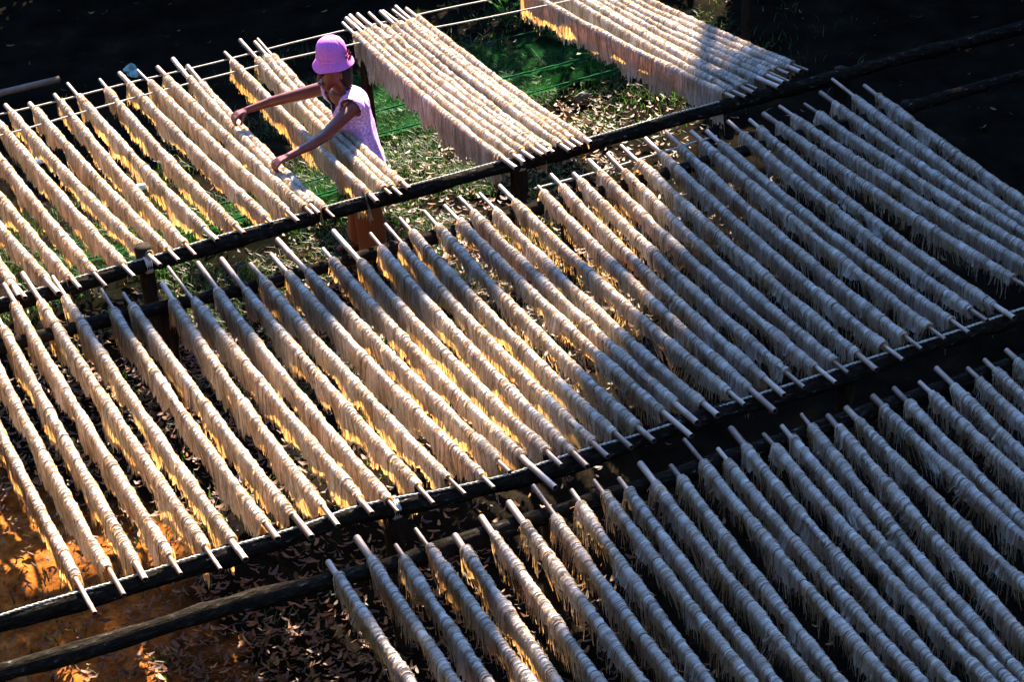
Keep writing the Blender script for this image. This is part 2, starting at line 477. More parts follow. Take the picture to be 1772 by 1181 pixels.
def make_house():  # unseen house added to block the sky on the camera side
    ang = math.radians(-24.144)
    root = empty('sky_block_house', (0, 0, 0), 'unseen dark timber house added behind the camera to block skylight', 'house')
    def put(name, VF, m, par=None):
        V, F = VF
        o = link(name, mesh_np(name, V, F, False), m, par or root)
        return o
    put('wall', box(-9, 10, -9, -1.6, -0.3, 11.6), M_BOARD)
    V = np.array([(-9.7, -9.7, 11.62), (10.7, -9.7, 11.62), (10.7, -0.9, 11.62), (-9.7, -0.9, 11.62), (-8, -5.3, 14.6), (9, -5.3, 14.6)], float)
    F = np.array([(0, 1, 5, 4), (2, 3, 4, 5)])
    put('roof', (V, F), M_TILE)
    put('gable', (V, np.array([(1, 2, 5, 5), (3, 0, 4, 4), (0, 3, 2, 1)])[2:]), M_BOARD)
    for x in (-6, -2.5, 3.5, 7):
        for z in (1.0, 4.2, 7.2):
            w = put('window', box(x - 0.6, x + 0.6, -1.6 + 0.003, -1.53, z, z + 1.3), M_POST)
            put('pane', box(x - 0.5, x + 0.5, -1.528, -1.515, z + 0.1, z + 1.2), M_PANE, w)
    root.rotation_euler = (0, 0, ang)
make_house()

# ------------------------------------------------------------------ drying racks
ZR = 0.900                       # height of the pole axes
ZLOG = ZR - 0.016 - 0.042 - 0.010

def wobble_line(x0, x1, y_at, z, amp, n, seed):
    r = np.random.default_rng(seed)
    xs = np.linspace(x0, x1, n); nz = SNoise(r, 1, 0.5); nz2 = SNoise(r, 1, 0.6)
    return np.column_stack([xs, [y_at(x) for x in xs] + amp * nz(xs), z + amp * 0.7 * nz2(xs)])

def log_mesh(P, r, seed):
    g = np.random.default_rng(seed); n = len(P)
    R = r * (1 + 0.07 * SNoise(g, 1, 1.2)(np.linspace(0, n / 10, n)) + 0.05 * SNoise(g, 1, 4.0)(np.linspace(0, n / 10, n)))
    V, F = tube(P, R, 14)
    V = V + g.normal(0, r * 0.04, V.shape)
    return V, F

def rope_mesh(P, r=0.0062, seed=0):
    """two-strand twisted rope"""
    P = np.asarray(P); d = np.linalg.norm(np.diff(P, axis=0), axis=1); L = np.concatenate([[0], np.cumsum(d)])
    q = np.arange(0, L[-1], 0.016)
    C = np.column_stack([np.interp(q, L, P[:, i]) for i in range(3)])
    th = q / 0.05 * 2 * np.pi; parts = []
    for ph in (0, np.pi):
        off = np.column_stack([np.zeros_like(q), np.cos(th + ph), np.sin(th + ph)]) * r * 0.55
        parts.append(tube(C + off, r * 0.62, 5, False))
    return merge(parts)

def interp_y(tab):
    xs = [p[0] for p in tab]; ys = [p[1] for p in tab]
    return lambda x: float(np.interp(x, xs, ys))

def post_mesh(x, y, ztop, r, lean=(0, 0), seed=0):
    g = np.random.default_rng(seed)
    zs = np.linspace(-0.25, ztop, 12)
    P = np.column_stack([x + lean[0] * (ztop - zs), y + lean[1] * (ztop - zs), zs])
    return log_mesh(P, r, seed + 1)

def make_rack(name_label, loc, logs, ropes, wires, posts, lashings):
    root = empty('drying_rack', loc, name_label, 'drying rack', 'drying racks set in rows across the yard')
    for (tab, x0, x1, z, r, seed) in logs:
        P = wobble_line(x0, x1, interp_y(tab), z, 0.004, 90, seed)
        child('rail', mesh_np('rail', *log_mesh(P, r, seed)), M_LOG, root)
    for (pts, seed) in ropes:
        child('rope', mesh_np('rope', *rope_mesh(pts, seed=seed)), M_ROPE, root)
    for (tab, x0, x1, z, seed) in wires:
        P = wobble_line(x0, x1, interp_y(tab), z, 0.003, 60, seed)
        child('wire', mesh_np('wire', *tube(P, 0.0055, 6)), M_ROPE, root)
    for (x, y, zt, r, lean, seed) in posts:
        child('post', mesh_np('post', *post_mesh(x, y, zt, r, lean, seed)), M_POST, root)
    for (x, y, z, r) in lashings:
        parts = []
        for k in range(4):
            th = np.linspace(0, 2 * np.pi, 15)
            P = np.column_stack([x + (k - 1.5) * 0.009 + 0 * th, y + (r + 0.004) * np.cos(th), z + (r + 0.004) * np.sin(th)])
            parts.append(tube(P, 0.005, 5, False))
        child('lashing', mesh_np('lashing', *merge(parts)), M_STEEL, root)
    return root

B_NEAR = [(-2, 9.40), (1.64, 9.405), (2.003, 9.431), (2.447, 9.452), (2.798, 9.46), (3.167, 9.472), (3.662, 9.464), (4.202, 9.476), (4.805, 9.472), (5.401, 9.494), (9, 9.53)]
B_W1 = [(-2, 11.62), (2.259, 11.653), (3.112, 11.681), (4.175, 11.717), (5.189, 11.673), (9, 11.64)]
B_W2 = [(-2, 11.2), (1.853, 11.351), (2.266, 11.397), (2.728, 11.441), (3.119, 11.47), (3.653, 11.489), (4.691, 11.446), (5.483, 11.367), (9, 11.3)]
M_NEAR = [(-2, 6.82), (0.69, 6.824), (1.727, 6.80), (2.214, 6.80), (2.602, 6.72), (2.957, 6.685), (3.575, 6.678), (4.397, 6.676), (5.198, 6.681), (9, 6.69)]
M_FARB = [(-2, 9.05), (1.645, 9.01), (2.573, 8.93), (9, 8.95)]
M_W = [(-2, 9.02), (4.54, 9.057), (4.732, 9.065), (5.293, 9.099), (9, 9.1)]
F_FAR = [(-2, 6.60), (0.618, 6.526), (1.397, 6.479), (2.058, 6.411), (2.818, 6.37), (9, 6.30)]
F_NEAR = [(-2, 4.15), (9, 3.90)]

def rope_on(tab, x0, x1, seed, lift=None):
    xs = np.arange(x0, x1, 0.05); y = interp_y(tab)
    g = np.random.default_rng(seed); nz = SNoise(g, 1, 0.7)
    z = ZLOG + 0.0465 + 0.002 * nz(xs)
    yy = np.array([y(x) for x in xs]) - 0.006 + 0.004 * SNoise(g, 1, 0.9)(xs)
    if lift is not None: yy = yy + np.array([lift(x) for x in xs])
    return np.column_stack([xs, yy, z])

NZ_R = 0.042
make_rack('low bamboo drying rack at the back with the woman standing in it', (2.1, 9.43, 0),
          [(B_NEAR, -1.5, 8.6, ZLOG, NZ_R, 1)], [(rope_on(B_NEAR, -1.4, 5.75, 5), 5)],
          [(B_W1, -1.5, 8.6, 0.879, 7), (B_W2, -1.5, 8.6, 0.879, 8)],
          [(-0.14, 9.46, 0.93, 0.045, (0, 0), 21), (2.12, 9.48, 0.92, 0.045, (0.0, 0.02), 22), (4.36, 9.50, 0.84, 0.045, (0.0, 0.02), 23), (6.6, 9.54, 0.86, 0.045, (0, 0), 24),
           (-0.1, 11.62, 0.9, 0.035, (0, 0), 25), (4.27, 11.66, 0.9, 0.036, (0.01, 0.0), 27), (7.2, 11.62, 0.9, 0.035, (0, 0), 28)],
          [(2.12, 9.436, ZLOG, 0.043), (4.36, 9.474, ZLOG, 0.043)])
make_rack('long bamboo drying rack across the middle of the yard, its near rail crossing the photo', (2.3, 6.76, 0),
          [(M_NEAR, -1.5, 8.2, ZLOG, NZ_R, 2), (M_FARB, -1.5, 8.6, ZLOG - 0.01, 0.036, 3)], [(rope_on(M_NEAR, -1.4, 8.1, 6), 6)],
          [(M_W, 4.25, 5.45, 0.879, 9)],
          [(0.05, 6.86, 0.84, 0.045, (0, 0), 31), (2.42, 6.79, 0.83, 0.045, (0, 0.02), 32), (4.75, 6.72, 0.83, 0.045, (0, 0), 33), (7.0, 6.72, 0.83, 0.045, (0, 0), 34),
           (-0.2, 9.06, 0.83, 0.04, (0, 0), 35), (2.08, 9.0, 0.83, 0.042, (0, 0), 36), (4.4, 8.97, 0.83, 0.04, (0, 0), 37), (6.7, 8.98, 0.83, 0.04, (0, 0), 38)],
          [(2.42, 6.76, ZLOG, 0.043)])
make_rack('nearest bamboo drying rack in the shade, filling the lower right', (2.6, 6.4, 0),
          [(F_FAR, -1.5, 8.2, ZLOG, 0.040, 4), (F_NEAR, 1.2, 7.5, ZLOG, 0.042, 14)], [], [],
          [(0.3, 6.56, 0.83, 0.045, (0, 0), 41), (3.0, 6.38, 0.83, 0.045, (0, 0), 42), (5.4, 6.36, 0.83, 0.045, (0, 0), 43), (1.7, 4.1, 0.83, 0.045, (0, 0), 44), (4.2, 4.05, 0.83, 0.045, (0, 0), 45), (6.6, 4.0, 0.83, 0.045, (0, 0), 46)],
          [])

# ------------------------------------------------------------------ bamboo poles and noodle curtains
# each pole: far end x, y; near end x, y (metres); noodles from - to as a fraction of its length
BACK = [
    (1.404, 11.795, 1.404, 9.335, 0.081, 0.944),
    (1.286, 11.753, 1.434, 9.297, 0.081, 0.903),
    (1.360, 11.702, 1.600, 9.254, 0.081, 0.925),
    (1.510, 11.700, 1.703, 9.248, 0.081, 0.943),
    (1.682, 11.649, 1.839, 9.194, 0.081, 0.920),
    (1.815, 11.673, 1.996, 9.219, 0.081, 0.930),
    (1.919, 11.716, 2.153, 9.267, 0.042, 0.934),
    (2.062, 11.657, 2.252, 9.266, 0.035, 0.934),
    (2.231, 11.700, 2.347, 9.274, 0.041, 0.930),
    (2.347, 11.828, 2.499, 9.367, 0.085, 0.925),
    (2.531, 11.775, 2.650, 9.366, 0.062, 0.951),
    (2.670, 11.801, 2.829, 9.403, 0.078, 0.973),
    (2.792, 11.787, 2.960, 9.340, 0.087, 0.935),
    (2.905, 11.758, 3.055, 9.375, 0.065, 0.955),
    (3.040, 11.831, 3.095, 9.374, 0.126, 0.941),
    (3.077, 11.671, 3.139, 9.286, 0.115, 0.947),
    (3.356, 11.750, 3.417, 9.329, 0.056, 0.954),
    (3.518, 11.888, 3.520, 9.370, 0.129, 0.961),
    (3.581, 11.804, 3.562, 9.329, 0.091, 0.943),
    (3.623, 11.844, 3.626, 9.379, 0.112, 0.958),
    (4.199, 11.793, 4.249, 9.296, 0.081, 0.928),
    (4.238, 11.848, 4.332, 9.338, 0.107, 0.945),
    (4.283, 11.877, 4.396, 9.350, 0.099, 0.938),
    (4.340, 11.876, 4.455, 9.365, 0.097, 0.951),
    (4.410, 11.854, 4.503, 9.371, 0.093, 0.944),
    (4.477, 11.835, 4.531, 9.362, 0.094, 0.967),
    (4.505, 11.841, 4.609, 9.331, 0.101, 0.956),
    (4.565, 11.814, 4.657, 9.345, 0.095, 0.947),
    (4.605, 11.859, 4.708, 9.357, 0.100, 0.951),
    (4.656, 11.791, 4.762, 9.359, 0.071, 0.978),
    (5.438, 11.887, 5.781, 9.451, 0.081, 0.961),
    (5.638, 11.873, 5.843, 9.422, 0.081, 0.948),
    (5.686, 11.894, 5.914, 9.445, 0.081, 0.952),
    (5.735, 11.932, 5.961, 9.482, 0.081, 0.956),
    (5.766, 11.875, 6.083, 9.436, 0.081, 0.914),
    (5.793, 11.912, 6.142, 9.477, 0.081, 0.934),
    (5.836, 11.906, 6.183, 9.471, 0.081, 0.920),
    (5.856, 11.999, 6.232, 9.568, 0.081, 0.958),
    (5.881, 11.979, 6.313, 9.557, 0.081, 0.960),
    (5.969, 11.974, 6.363, 9.546, 0.081, 0.942),
]
MIDDLE = [
    (1.008, 9.164, 1.042, 6.614, 0.078, 0.889),
    (1.140, 9.219, 1.171, 6.669, 0.078, 0.914),
    (1.257, 9.275, 1.287, 6.725, 0.078, 0.945),
    (1.362, 9.497, 1.433, 6.687, 0.076, 0.946),
    (1.484, 9.565, 1.588, 6.635, 0.112, 0.935),
    (1.611, 9.447, 1.704, 6.646, 0.083, 0.940),
    (1.795, 9.180, 1.862, 6.711, 0.088, 0.944),
    (1.890, 9.082, 1.992, 6.651, 0.056, 0.921),
    (2.092, 9.072, 2.125, 6.673, 0.075, 0.927),
    (2.182, 9.229, 2.294, 6.681, 0.145, 0.947),
    (2.322, 9.186, 2.397, 6.637, 0.116, 0.959),
    (2.449, 9.163, 2.554, 6.615, 0.138, 0.937),
    (2.566, 9.029, 2.692, 6.609, 0.066, 0.938),
    (2.704, 9.069, 2.831, 6.589, 0.084, 0.954),
    (2.788, 9.208, 2.945, 6.663, 0.150, 0.959),
    (2.961, 8.988, 3.064, 6.456, 0.047, 0.878),
    (3.084, 9.143, 3.162, 6.594, 0.134, 0.945),
    (3.238, 9.014, 3.260, 6.528, 0.063, 0.943),
    (3.349, 9.069, 3.376, 6.549, 0.090, 0.943),
    (3.450, 9.091, 3.490, 6.560, 0.064, 0.942),
    (3.602, 9.093, 3.608, 6.555, 0.068, 0.941),
    (3.722, 9.098, 3.770, 6.504, 0.075, 0.903),
    (3.825, 9.146, 3.853, 6.584, 0.073, 0.924),
    (3.944, 9.130, 3.956, 6.589, 0.083, 0.951),
    (4.076, 9.153, 4.112, 6.603, 0.078, 0.948),
    (4.257, 9.038, 4.208, 6.488, 0.028, 0.908),
    (4.384, 9.126, 4.311, 6.577, 0.061, 0.928),
    (4.502, 9.068, 4.430, 6.587, 0.031, 0.935),
    (4.648, 9.171, 4.566, 6.548, 0.056, 0.934),
    (4.781, 9.184, 4.674, 6.588, 0.082, 0.951),
    (4.901, 9.239, 4.796, 6.546, 0.084, 0.938),
    (5.063, 9.245, 4.948, 6.557, 0.071, 0.941),
    (5.197, 9.251, 5.081, 6.591, 0.069, 0.945),
    (5.327, 9.189, 5.227, 6.608, 0.054, 0.951),
    (5.413, 9.150, 5.366, 6.600, 0.060, 0.944),
    (5.579, 9.193, 5.501, 6.644, 0.068, 0.950),
    (5.699, 9.149, 5.629, 6.600, 0.045, 0.941),
    (5.810, 9.173, 5.892, 6.625, 0.059, 0.882),
    (5.940, 9.211, 6.036, 6.663, 0.059, 0.882),
    (6.082, 9.161, 6.134, 6.612, 0.059, 0.882),
    (6.249, 9.245, 6.239, 6.695, 0.059, 0.882),
    (6.412, 9.367, 6.273, 6.821, 0.102, 0.882),
    (6.529, 9.189, 6.396, 6.643, 0.059, 0.882),
]
FRONT = [
    (2.002, 6.462, 2.043, 3.862, 0.038, 0.904),
    (2.168, 6.556, 2.158, 3.956, 0.061, 0.895),
    (2.286, 6.427, 2.278, 3.827, 0.038, 0.885),
    (2.414, 6.487, 2.427, 3.887, 0.050, 0.899),
    (2.542, 6.364, 2.473, 3.765, 0.038, 0.890),
    (2.693, 6.427, 2.619, 3.828, 0.047, 0.904),
    (2.842, 6.461, 2.746, 3.863, 0.061, 0.895),
    (2.979, 6.519, 2.873, 3.921, 0.089, 0.885),
    (3.109, 6.408, 2.949, 3.813, 0.038, 0.899),
    (3.238, 6.421, 3.100, 3.825, 0.041, 0.890),
    (3.339, 6.383, 3.172, 3.789, 0.038, 0.904),
    (3.466, 6.436, 3.300, 3.841, 0.062, 0.895),
    (3.583, 6.353, 3.377, 3.761, 0.038, 0.885),
    (3.732, 6.500, 3.579, 3.905, 0.074, 0.899),
    (3.819, 6.362, 3.690, 3.765, 0.038, 0.890),
    (3.953, 6.473, 3.781, 3.879, 0.057, 0.904),
    (4.064, 6.360, 3.912, 3.765, 0.038, 0.895),
    (4.171, 6.373, 3.965, 3.781, 0.038, 0.885),
    (4.295, 6.409, 4.011, 3.824, 0.038, 0.899),
    (4.395, 6.340, 4.124, 3.755, 0.038, 0.890),
    (4.499, 6.352, 4.389, 3.755, 0.038, 0.904),
    (4.651, 6.372, 4.589, 3.772, 0.038, 0.895),
    (4.780, 6.378, 4.551, 3.788, 0.050, 0.885),
    (4.909, 6.362, 4.774, 3.766, 0.038, 0.899),
    (5.039, 6.422, 4.847, 3.829, 0.061, 0.890),
    (5.167, 6.349, 4.975, 3.756, 0.038, 0.904),
    (5.281, 6.368, 5.089, 3.775, 0.038, 0.895),
    (5.418, 6.387, 5.226, 3.794, 0.038, 0.885),
]


def pole_point(A, B, sag, s):
    s = np.asarray(s, float)
    x = A[0] + (B[0] - A[0]) * s; y = A[1] + (B[1] - A[1]) * s
    z = ZR - sag * 4 * s * (1 - s)
    return np.stack([x, y, z], -1)

def make_pole(A, B, sag, rng, label, group):
    L = math.hypot(B[0] - A[0], B[1] - A[1])
    r0, r1 = (0.0150, 0.0105) if rng.random() < 0.65 else (0.0105, 0.0150)
    r0 *= rng.uniform(0.85, 1.15); r1 *= rng.uniform(0.85, 1.15)
    ss = [0.0]; rad = [1.0]
    q = rng.uniform(0.05, 0.2)
    while q < L - 0.05:
        for dq, m in ((-0.012, 1.0), (-0.004, 1.10), (0.004, 1.10), (0.012, 0.98)):
            ss.append((q + dq) / L); rad.append(m)
        q += rng.uniform(0.20, 0.30)
    ss.append(1.0); rad.append(1.0)
    ss = np.array(ss); R = (r0 + (r1 - r0) * ss) * np.array(rad)
    P = pole_point(A, B, sag, ss)
    d = np.array([B[1] - A[1], A[0] - B[0], 0]) / L
    P = P + d[None, :] * (0.006 * np.sin(ss * rng.uniform(3, 9) + rng.uniform(0, 6)))[:, None]
    V, F = tube(P, R, 9, False)
    o = link('bamboo_pole', mesh_np('bamboo_pole', V - P.mean(0), F), M_BAMBOO)
    o.location = P.mean(0)
    tag(o, label, 'bamboo pole', group)
    # cut ends: a rim sloping into a dark hollow
    parts = []
    for i, sg in ((0, -1), (len(P) - 1, 1)):
        ring = V[i * 9:(i + 1) * 9]; c = ring.mean(0)
        inner = c + (ring - c) * 0.62
        deep = inner - sg * (P[-1] - P[0]) / L * 0.02
        VV = np.vstack([ring, inner, deep, deep.mean(0)[None]])
        FF = []
        for j in range(9):
            k = (j + 1) % 9
            FF += [(j, k, 9 + k, 9 + j), (9 + j, 9 + k, 18 + k, 18 + j)]
        for j in range(0, 8, 2): FF.append((18 + j, 18 + j + 1, 18 + (j + 2) % 9, 27))
        FF.append((26, 18, 27, 27))
        FF = FF[:-1]
        link('cut_end', mesh_np('cut_end', VV - P.mean(0), np.array(FF), False), M_HOLE, o)
    return o

def strands(A, B, sag, c, w, DL, DR, R, drift, flare, jit, rng, arc=True):
    """inverted-U noodle strands: c = position along the pole in metres"""
    n = len(c)
    L = math.hypot(B[0] - A[0], B[1] - A[1])
    d = np.array([(B[0] - A[0]) / L, (B[1] - A[1]) / L, 0]); lat = np.array([-d[1], d[0], 0])
    # lat must point to +x (away from the camera's left)
    if lat[0] < 0: lat = -lat
    C = pole_point(A, B, sag, c / L)
    prof = []                                                    # (lateral in R, vertical: arc in R, drop fraction side)
    for t in (1.0, 0.78, 0.5, 0.22): prof.append((-1, 0, t, 0))
    for a in (180, 140, 100, 60, 25): prof.append((math.cos(math.radians(a)), math.sin(math.radians(a)), 0, 0))
    for t in (0.12, 0.45, 1.0): prof.append((1, 0, 0, t))
    rows = []
    w1 = rng.uniform(0, 6.28, n); wf = rng.uniform(0.7, 2.2, n)
    nrm = []
    for (lx, vz, tl, tr) in prof:
        t = tl + tr; D = np.where(tl > 0, DL, DR)
        x = R * lx * (1 + 0.0 * t) + np.sign(lx) * flare * t ** 1.5 * (1 if tl else 0.6)
        z = R * vz * 1.0 - D * t
        al = (drift if tl else -drift * 0.5) * t + jit * np.sin(w1 + wf * t * 5) * (0.3 + t)
        p = C + lat[None] * x[:, None] + d[None] * al[:, None]
        p[:, 2] += z
        rows.append(p)
        nv = np.array([lx if t > 0 or abs(lx) > .3 else lx, 0, vz if t == 0 else 0.15])
        nrm.append(nv / np.linalg.norm(nv))
    tw = rng.uniform(-0.9, 0.9, n)                               # each strand lies at its own angle
    V = []
    for k, p in enumerate(rows):
        t = prof[k][2] + prof[k][3]
        wk = w * (1 - 0.4 * t ** 3)
        up = lat * nrm[k][0] + np.array([0, 0, nrm[k][2]])
        off = d[None] * (wk * np.cos(tw))[:, None] + up[None] * (wk * np.sin(tw))[:, None]
        V += [p - off, p + off]
    m = len(rows) * 2
    V = np.stack(V, 1).reshape(-1, 3)
    f = [(2 * k, 2 * k + 1, 2 * k + 3, 2 * k + 2) for k in range(len(rows) - 1)]
    F = (np.arange(n) * m)[:, None, None] + np.array(f)[None]
    return V, F.reshape(-1, 4)

def core_sheet(A, B, sag, c, DL, DR, R, drift, flare):
    """the mat of noodles folded over the pole: one continuous inverted U"""
    n = len(c); L = math.hypot(B[0] - A[0], B[1] - A[1])
    d = np.array([(B[0] - A[0]) / L, (B[1] - A[1]) / L, 0]); lat = np.array([-d[1], d[0], 0])
    if lat[0] < 0: lat = -lat
    C = pole_point(A, B, sag, c / L); rows = []
    for (lx, vz, tl, tr) in [(-1, 0, t, 0) for t in (1.0, 0.8, 0.55, 0.3, 0.1)] + [(math.cos(math.radians(a)), math.sin(math.radians(a)), 0, 0) for a in (175, 145, 115, 85, 55, 25)] + [(1, 0, 0, t) for t in (0.12, 0.5, 1.0)]:
        t = tl + tr; D = DL if tl > 0 else DR
        x = R * lx + np.sign(lx) * flare * t ** 1.5 * (1 if tl else 0.6)
        al = (drift if tl else -drift * 0.5) * t
        p = C + lat[None] * x[:, None] + d[None] * al[:, None]
        p[:, 2] += R * vz - D * t
        rows.append(p)
    V = np.stack(rows, 1).reshape(-1, 3); m = len(rows)
    i = (np.arange(n - 1)[:, None] * m + np.arange(m - 1)[None]).ravel()
    return V, np.stack([i, i + 1, i + m + 1, i + m], 1)

def make_curtain(A, B, s0, s1, sag, rng, label, group, drop=0.2, rag=0.02, full=1.0):
    """full 1: a close mat; less: the mat is short and loose strands hang below it"""
    L = math.hypot(B[0] - A[0], B[1] - A[1])
    c0, c1 = s0 * L, s1 * L
    n1, n2, n3, n4, n5, n6 = (SNoise(rng, 1, f) for f in (0.9, 2.6, 1.3, 1.8, 7.0, 26.0))
    rfrac = rng.uniform(0.10, 0.85)
    fDL = lambda c: drop * (1 + 0.12 * n1(c) + 0.09 * n2(c) + 0.05 * n5(c))
    fDR = lambda c: drop * np.clip(rfrac + 0.12 * n3(c + 9) + 0.10 * n2(c + 4), 0.12, 1)
    fR = lambda c: 0.0205 * (1 + 0.09 * n4(c) + 0.045 * n5(c))
    fdr = lambda c: 0.022 * n3(c) + 0.008 * n5(c + 3)
    ffl = lambda c: -0.006 + 0.007 * n2(c + 5)
    cc = np.arange(c0, c1, 0.0062)
    end = np.clip(np.minimum(cc - c0, c1 - cc) / 0.03, 0.35, 1)
    k = len(cc)
    mat_len = 0.20 + 0.74 * full
    V1, F1 = core_sheet(A, B, sag, cc, np.clip(fDL(cc) * mat_len * (1 + 0.07 * n6(cc)) + rng.normal(0, 0.006, k), 0.02, 0.42) * (0.75 + 0.25 * end), np.clip(fDR(cc) * (0.4 + 0.6 * full) + rng.normal(0, 0.006, k), 0.015, 0.42), np.maximum(fR(cc) * (0.8 + 0.2 * end), 0.016) + rng.normal(0, 0.0007, k), fdr(cc) + rng.normal(0, 0.001, k), ffl(cc) + 0.003 * n6(cc + 2))
    # single strands over and below the mat
    n = int((c1 - c0) / 0.01 * (1.9 + 0.5 * (1 - full)))
    c = np.clip(np.sort(rng.uniform(c0, c1, n)), c0, c1)
    w = rng.uniform(0.0010, 0.0024, n)
    DL = np.clip(fDL(c) * rng.uniform(0.72, 1.06, n) + rng.normal(0, rag, n) + (rng.random(n) < 0.05) * rng.uniform(0, 0.04, n), 0.03, 0.42)
    DR = np.clip(fDR(c) + rng.normal(0, rag, n), 0.015, 0.42)
    R = np.maximum(fR(c), 0.016) + 0.0012 + np.abs(rng.normal(0, 0.0020, n))
    V2, F2 = strands(A, B, sag, c, w, DL, DR, R, fdr(c) + rng.normal(0, 0.010, n), ffl(c) + 0.002 + rng.normal(0, 0.004, n), rng.uniform(0.0, 0.006, n), rng)
    org = pole_point(A, B, sag, 0.5)
    o = link('noodle_curtain', mesh_np('noodle_curtain', V1 - org, F1, True), M_NOODLE)
    o.location = org
    tag(o, label, 'noodle curtain', group)
    fr = link('loose_strands', mesh_np('loose_strands', V2 - org, F2, True), M_NOODLE, o)
    fr['kind'] = 'stuff'
    return o

ORD = ['zeroth', 'first', 'second', 'third', 'fourth', 'fifth', 'sixth', 'seventh', 'eighth', 'ninth', 'tenth', 'eleventh', 'twelfth', 'thirteenth', 'fourteenth', 'fifteenth', 'sixteenth', 'seventeenth', 'eighteenth', 'nineteenth', 'twentieth', 'twenty-first', 'twenty-second', 'twenty-third', 'twenty-fourth']

def place(i):
    """where curtain number i of a row hangs, and how it is lit in the photograph"""
def back_words(i):
    if i < 16:
        k = 16 - i
        return ('white sunlit', 'touched by the woman\'s hands, last of the left block' if k == 1 else ORD[k] + ' left from the woman\'s hands, back rack')
    if i < 20:
        return ('cream sunlit', ['first', 'second', 'third', 'fourth'][i - 16] + ' of four under the woman\'s arms')
    if i < 30:
        return ('white bunched', ORD[i - 19] + ' from left in the bundle right of the woman')
    return ('pale bluish bunched', ORD[i - 29] + ' from left in the bundle at the photo top')
def mid_words(i, n):
    if i < 22:
        lit = 'white and amber sunlit' if i < 6 else 'half sunlit amber'
        return (lit, ORD[i + 1] + ' from the left edge, middle rack')
    k = n - i
    lit = 'grey shaded' if i < 30 else 'blue-grey shaded'
    return (lit, ORD[k] + ' from the right edge, middle rack')
def front_words(i, n):
    if i < 14:
        lit = 'brownish half shaded' if i < 5 else 'grey shaded'
        return (lit, ORD[i + 1] + ' from the left, front rack')
    return ('blue-grey shaded', ORD[n - i] + ' from the right, front rack')

def build_row(rows, words, sag0, drop0, seed):
    for i, (ax, ay, bx, by, s0, s1) in enumerate(rows):
        rng = np.random.default_rng(seed + i)
        A, B = (ax, ay), (bx, by)
        sag = sag0 + rng.uniform(-0.010, 0.018)
        look, where = words(i)
        u_ = i / len(rows)
        drop = drop0 * rng.uniform(0.86, 1.16); rag = 0.012; full = 1.0
        if seed == 200: drop *= 1.32 - 0.5 * u_; full = 1.0 if i < 20 else 0.55 - 0.1 * u_; rag = 0.012 if i < 20 else 0.024
        if seed == 300: drop *= 1.2 - 0.35 * u_; full = 0.7 if i < 5 else 0.42; rag = 0.016 if i < 5 else 0.026
        if seed == 100: drop = {16: 0.155, 17: 0.13, 20: 0.185, 25: 0.15, 30: 0.19}.get(i, drop)
        if seed == 100 and i == 24: sag += 0.035
        if seed == 100 and i >= 20: sag = min(sag, 0.045) + rng.uniform(0, 0.004)
        make_pole(A, B, sag, rng, 'bamboo pole under the noodle curtain ' + where, 'bamboo poles laid across the racks')
        make_curtain(A, B, s0, s1, sag, rng, look + ' noodle curtain, ' + where, 'noodle curtains hung to dry on the racks', drop, rag, full)
build_row(BACK, back_words, 0.026, 0.115, 100)
build_row(MIDDLE, lambda i: mid_words(i, len(MIDDLE)), 0.030, 0.118, 200)
build_row(FRONT, lambda i: front_words(i, len(FRONT)), 0.034, 0.108, 300)

# ------------------------------------------------------------------ the woman
def mat_fabric(name, a, b, scale=220):
    return simple(name, [(0.35, a), (0.65, b)], scale, 0.85, 0.25, 0.001, 0.15)
M_SKIN = simple('skin', [(0.3, (0.075, 0.0095, 0.0045)), (0.7, (0.11, 0.016, 0.0075))], 18, 0.5, 0.1, 0.001, 0.35)
M_HAIR = simple('hair', [(0.3, (0.004, 0.003, 0.0025)), (0.7, (0.010, 0.007, 0.005))], 60, 0.75, 0.5, 0.002, 0.1, vec_scale=(1, 1, 0.2))
M_BLOUSE = simple('lilac_print_cotton', [(0.40, (0.36, 0.13, 0.40)), (0.50, (0.48, 0.24, 0.52)), (0.60, (0.60, 0.40, 0.62))], 75, 0.85, 0.3, 0.001, 0.15)
M_HAT = mat_fabric('lilac_felt', (0.34, 0.07, 0.33), (0.48, 0.14, 0.46), 140)
M_FLOWER = simple('dark_red_felt', [(0.3, (0.10, 0.008, 0.015)), (0.7, (0.22, 0.02, 0.03))], 90, 0.85, 0.3, 0.001, 0.1)
M_TROUSER = mat_fabric('rust_cotton', (0.10, 0.022, 0.005), (0.15, 0.04, 0.009))
M_GREENCLOTH = mat_fabric('green_cotton', (0.12, 0.20, 0.02), (0.18, 0.28, 0.04))
M_LIPS = simple('lips', [(0.3, (0.16, 0.018, 0.014)), (0.7, (0.20, 0.025, 0.02))], 30, 0.45, 0, 0, 0.4)
M_EYE = simple('eye', [(0.3, (0.01, 0.008, 0.007)), (0.7, (0.02, 0.016, 0.014))], 30, 0.7, 0, 0, 0.1)

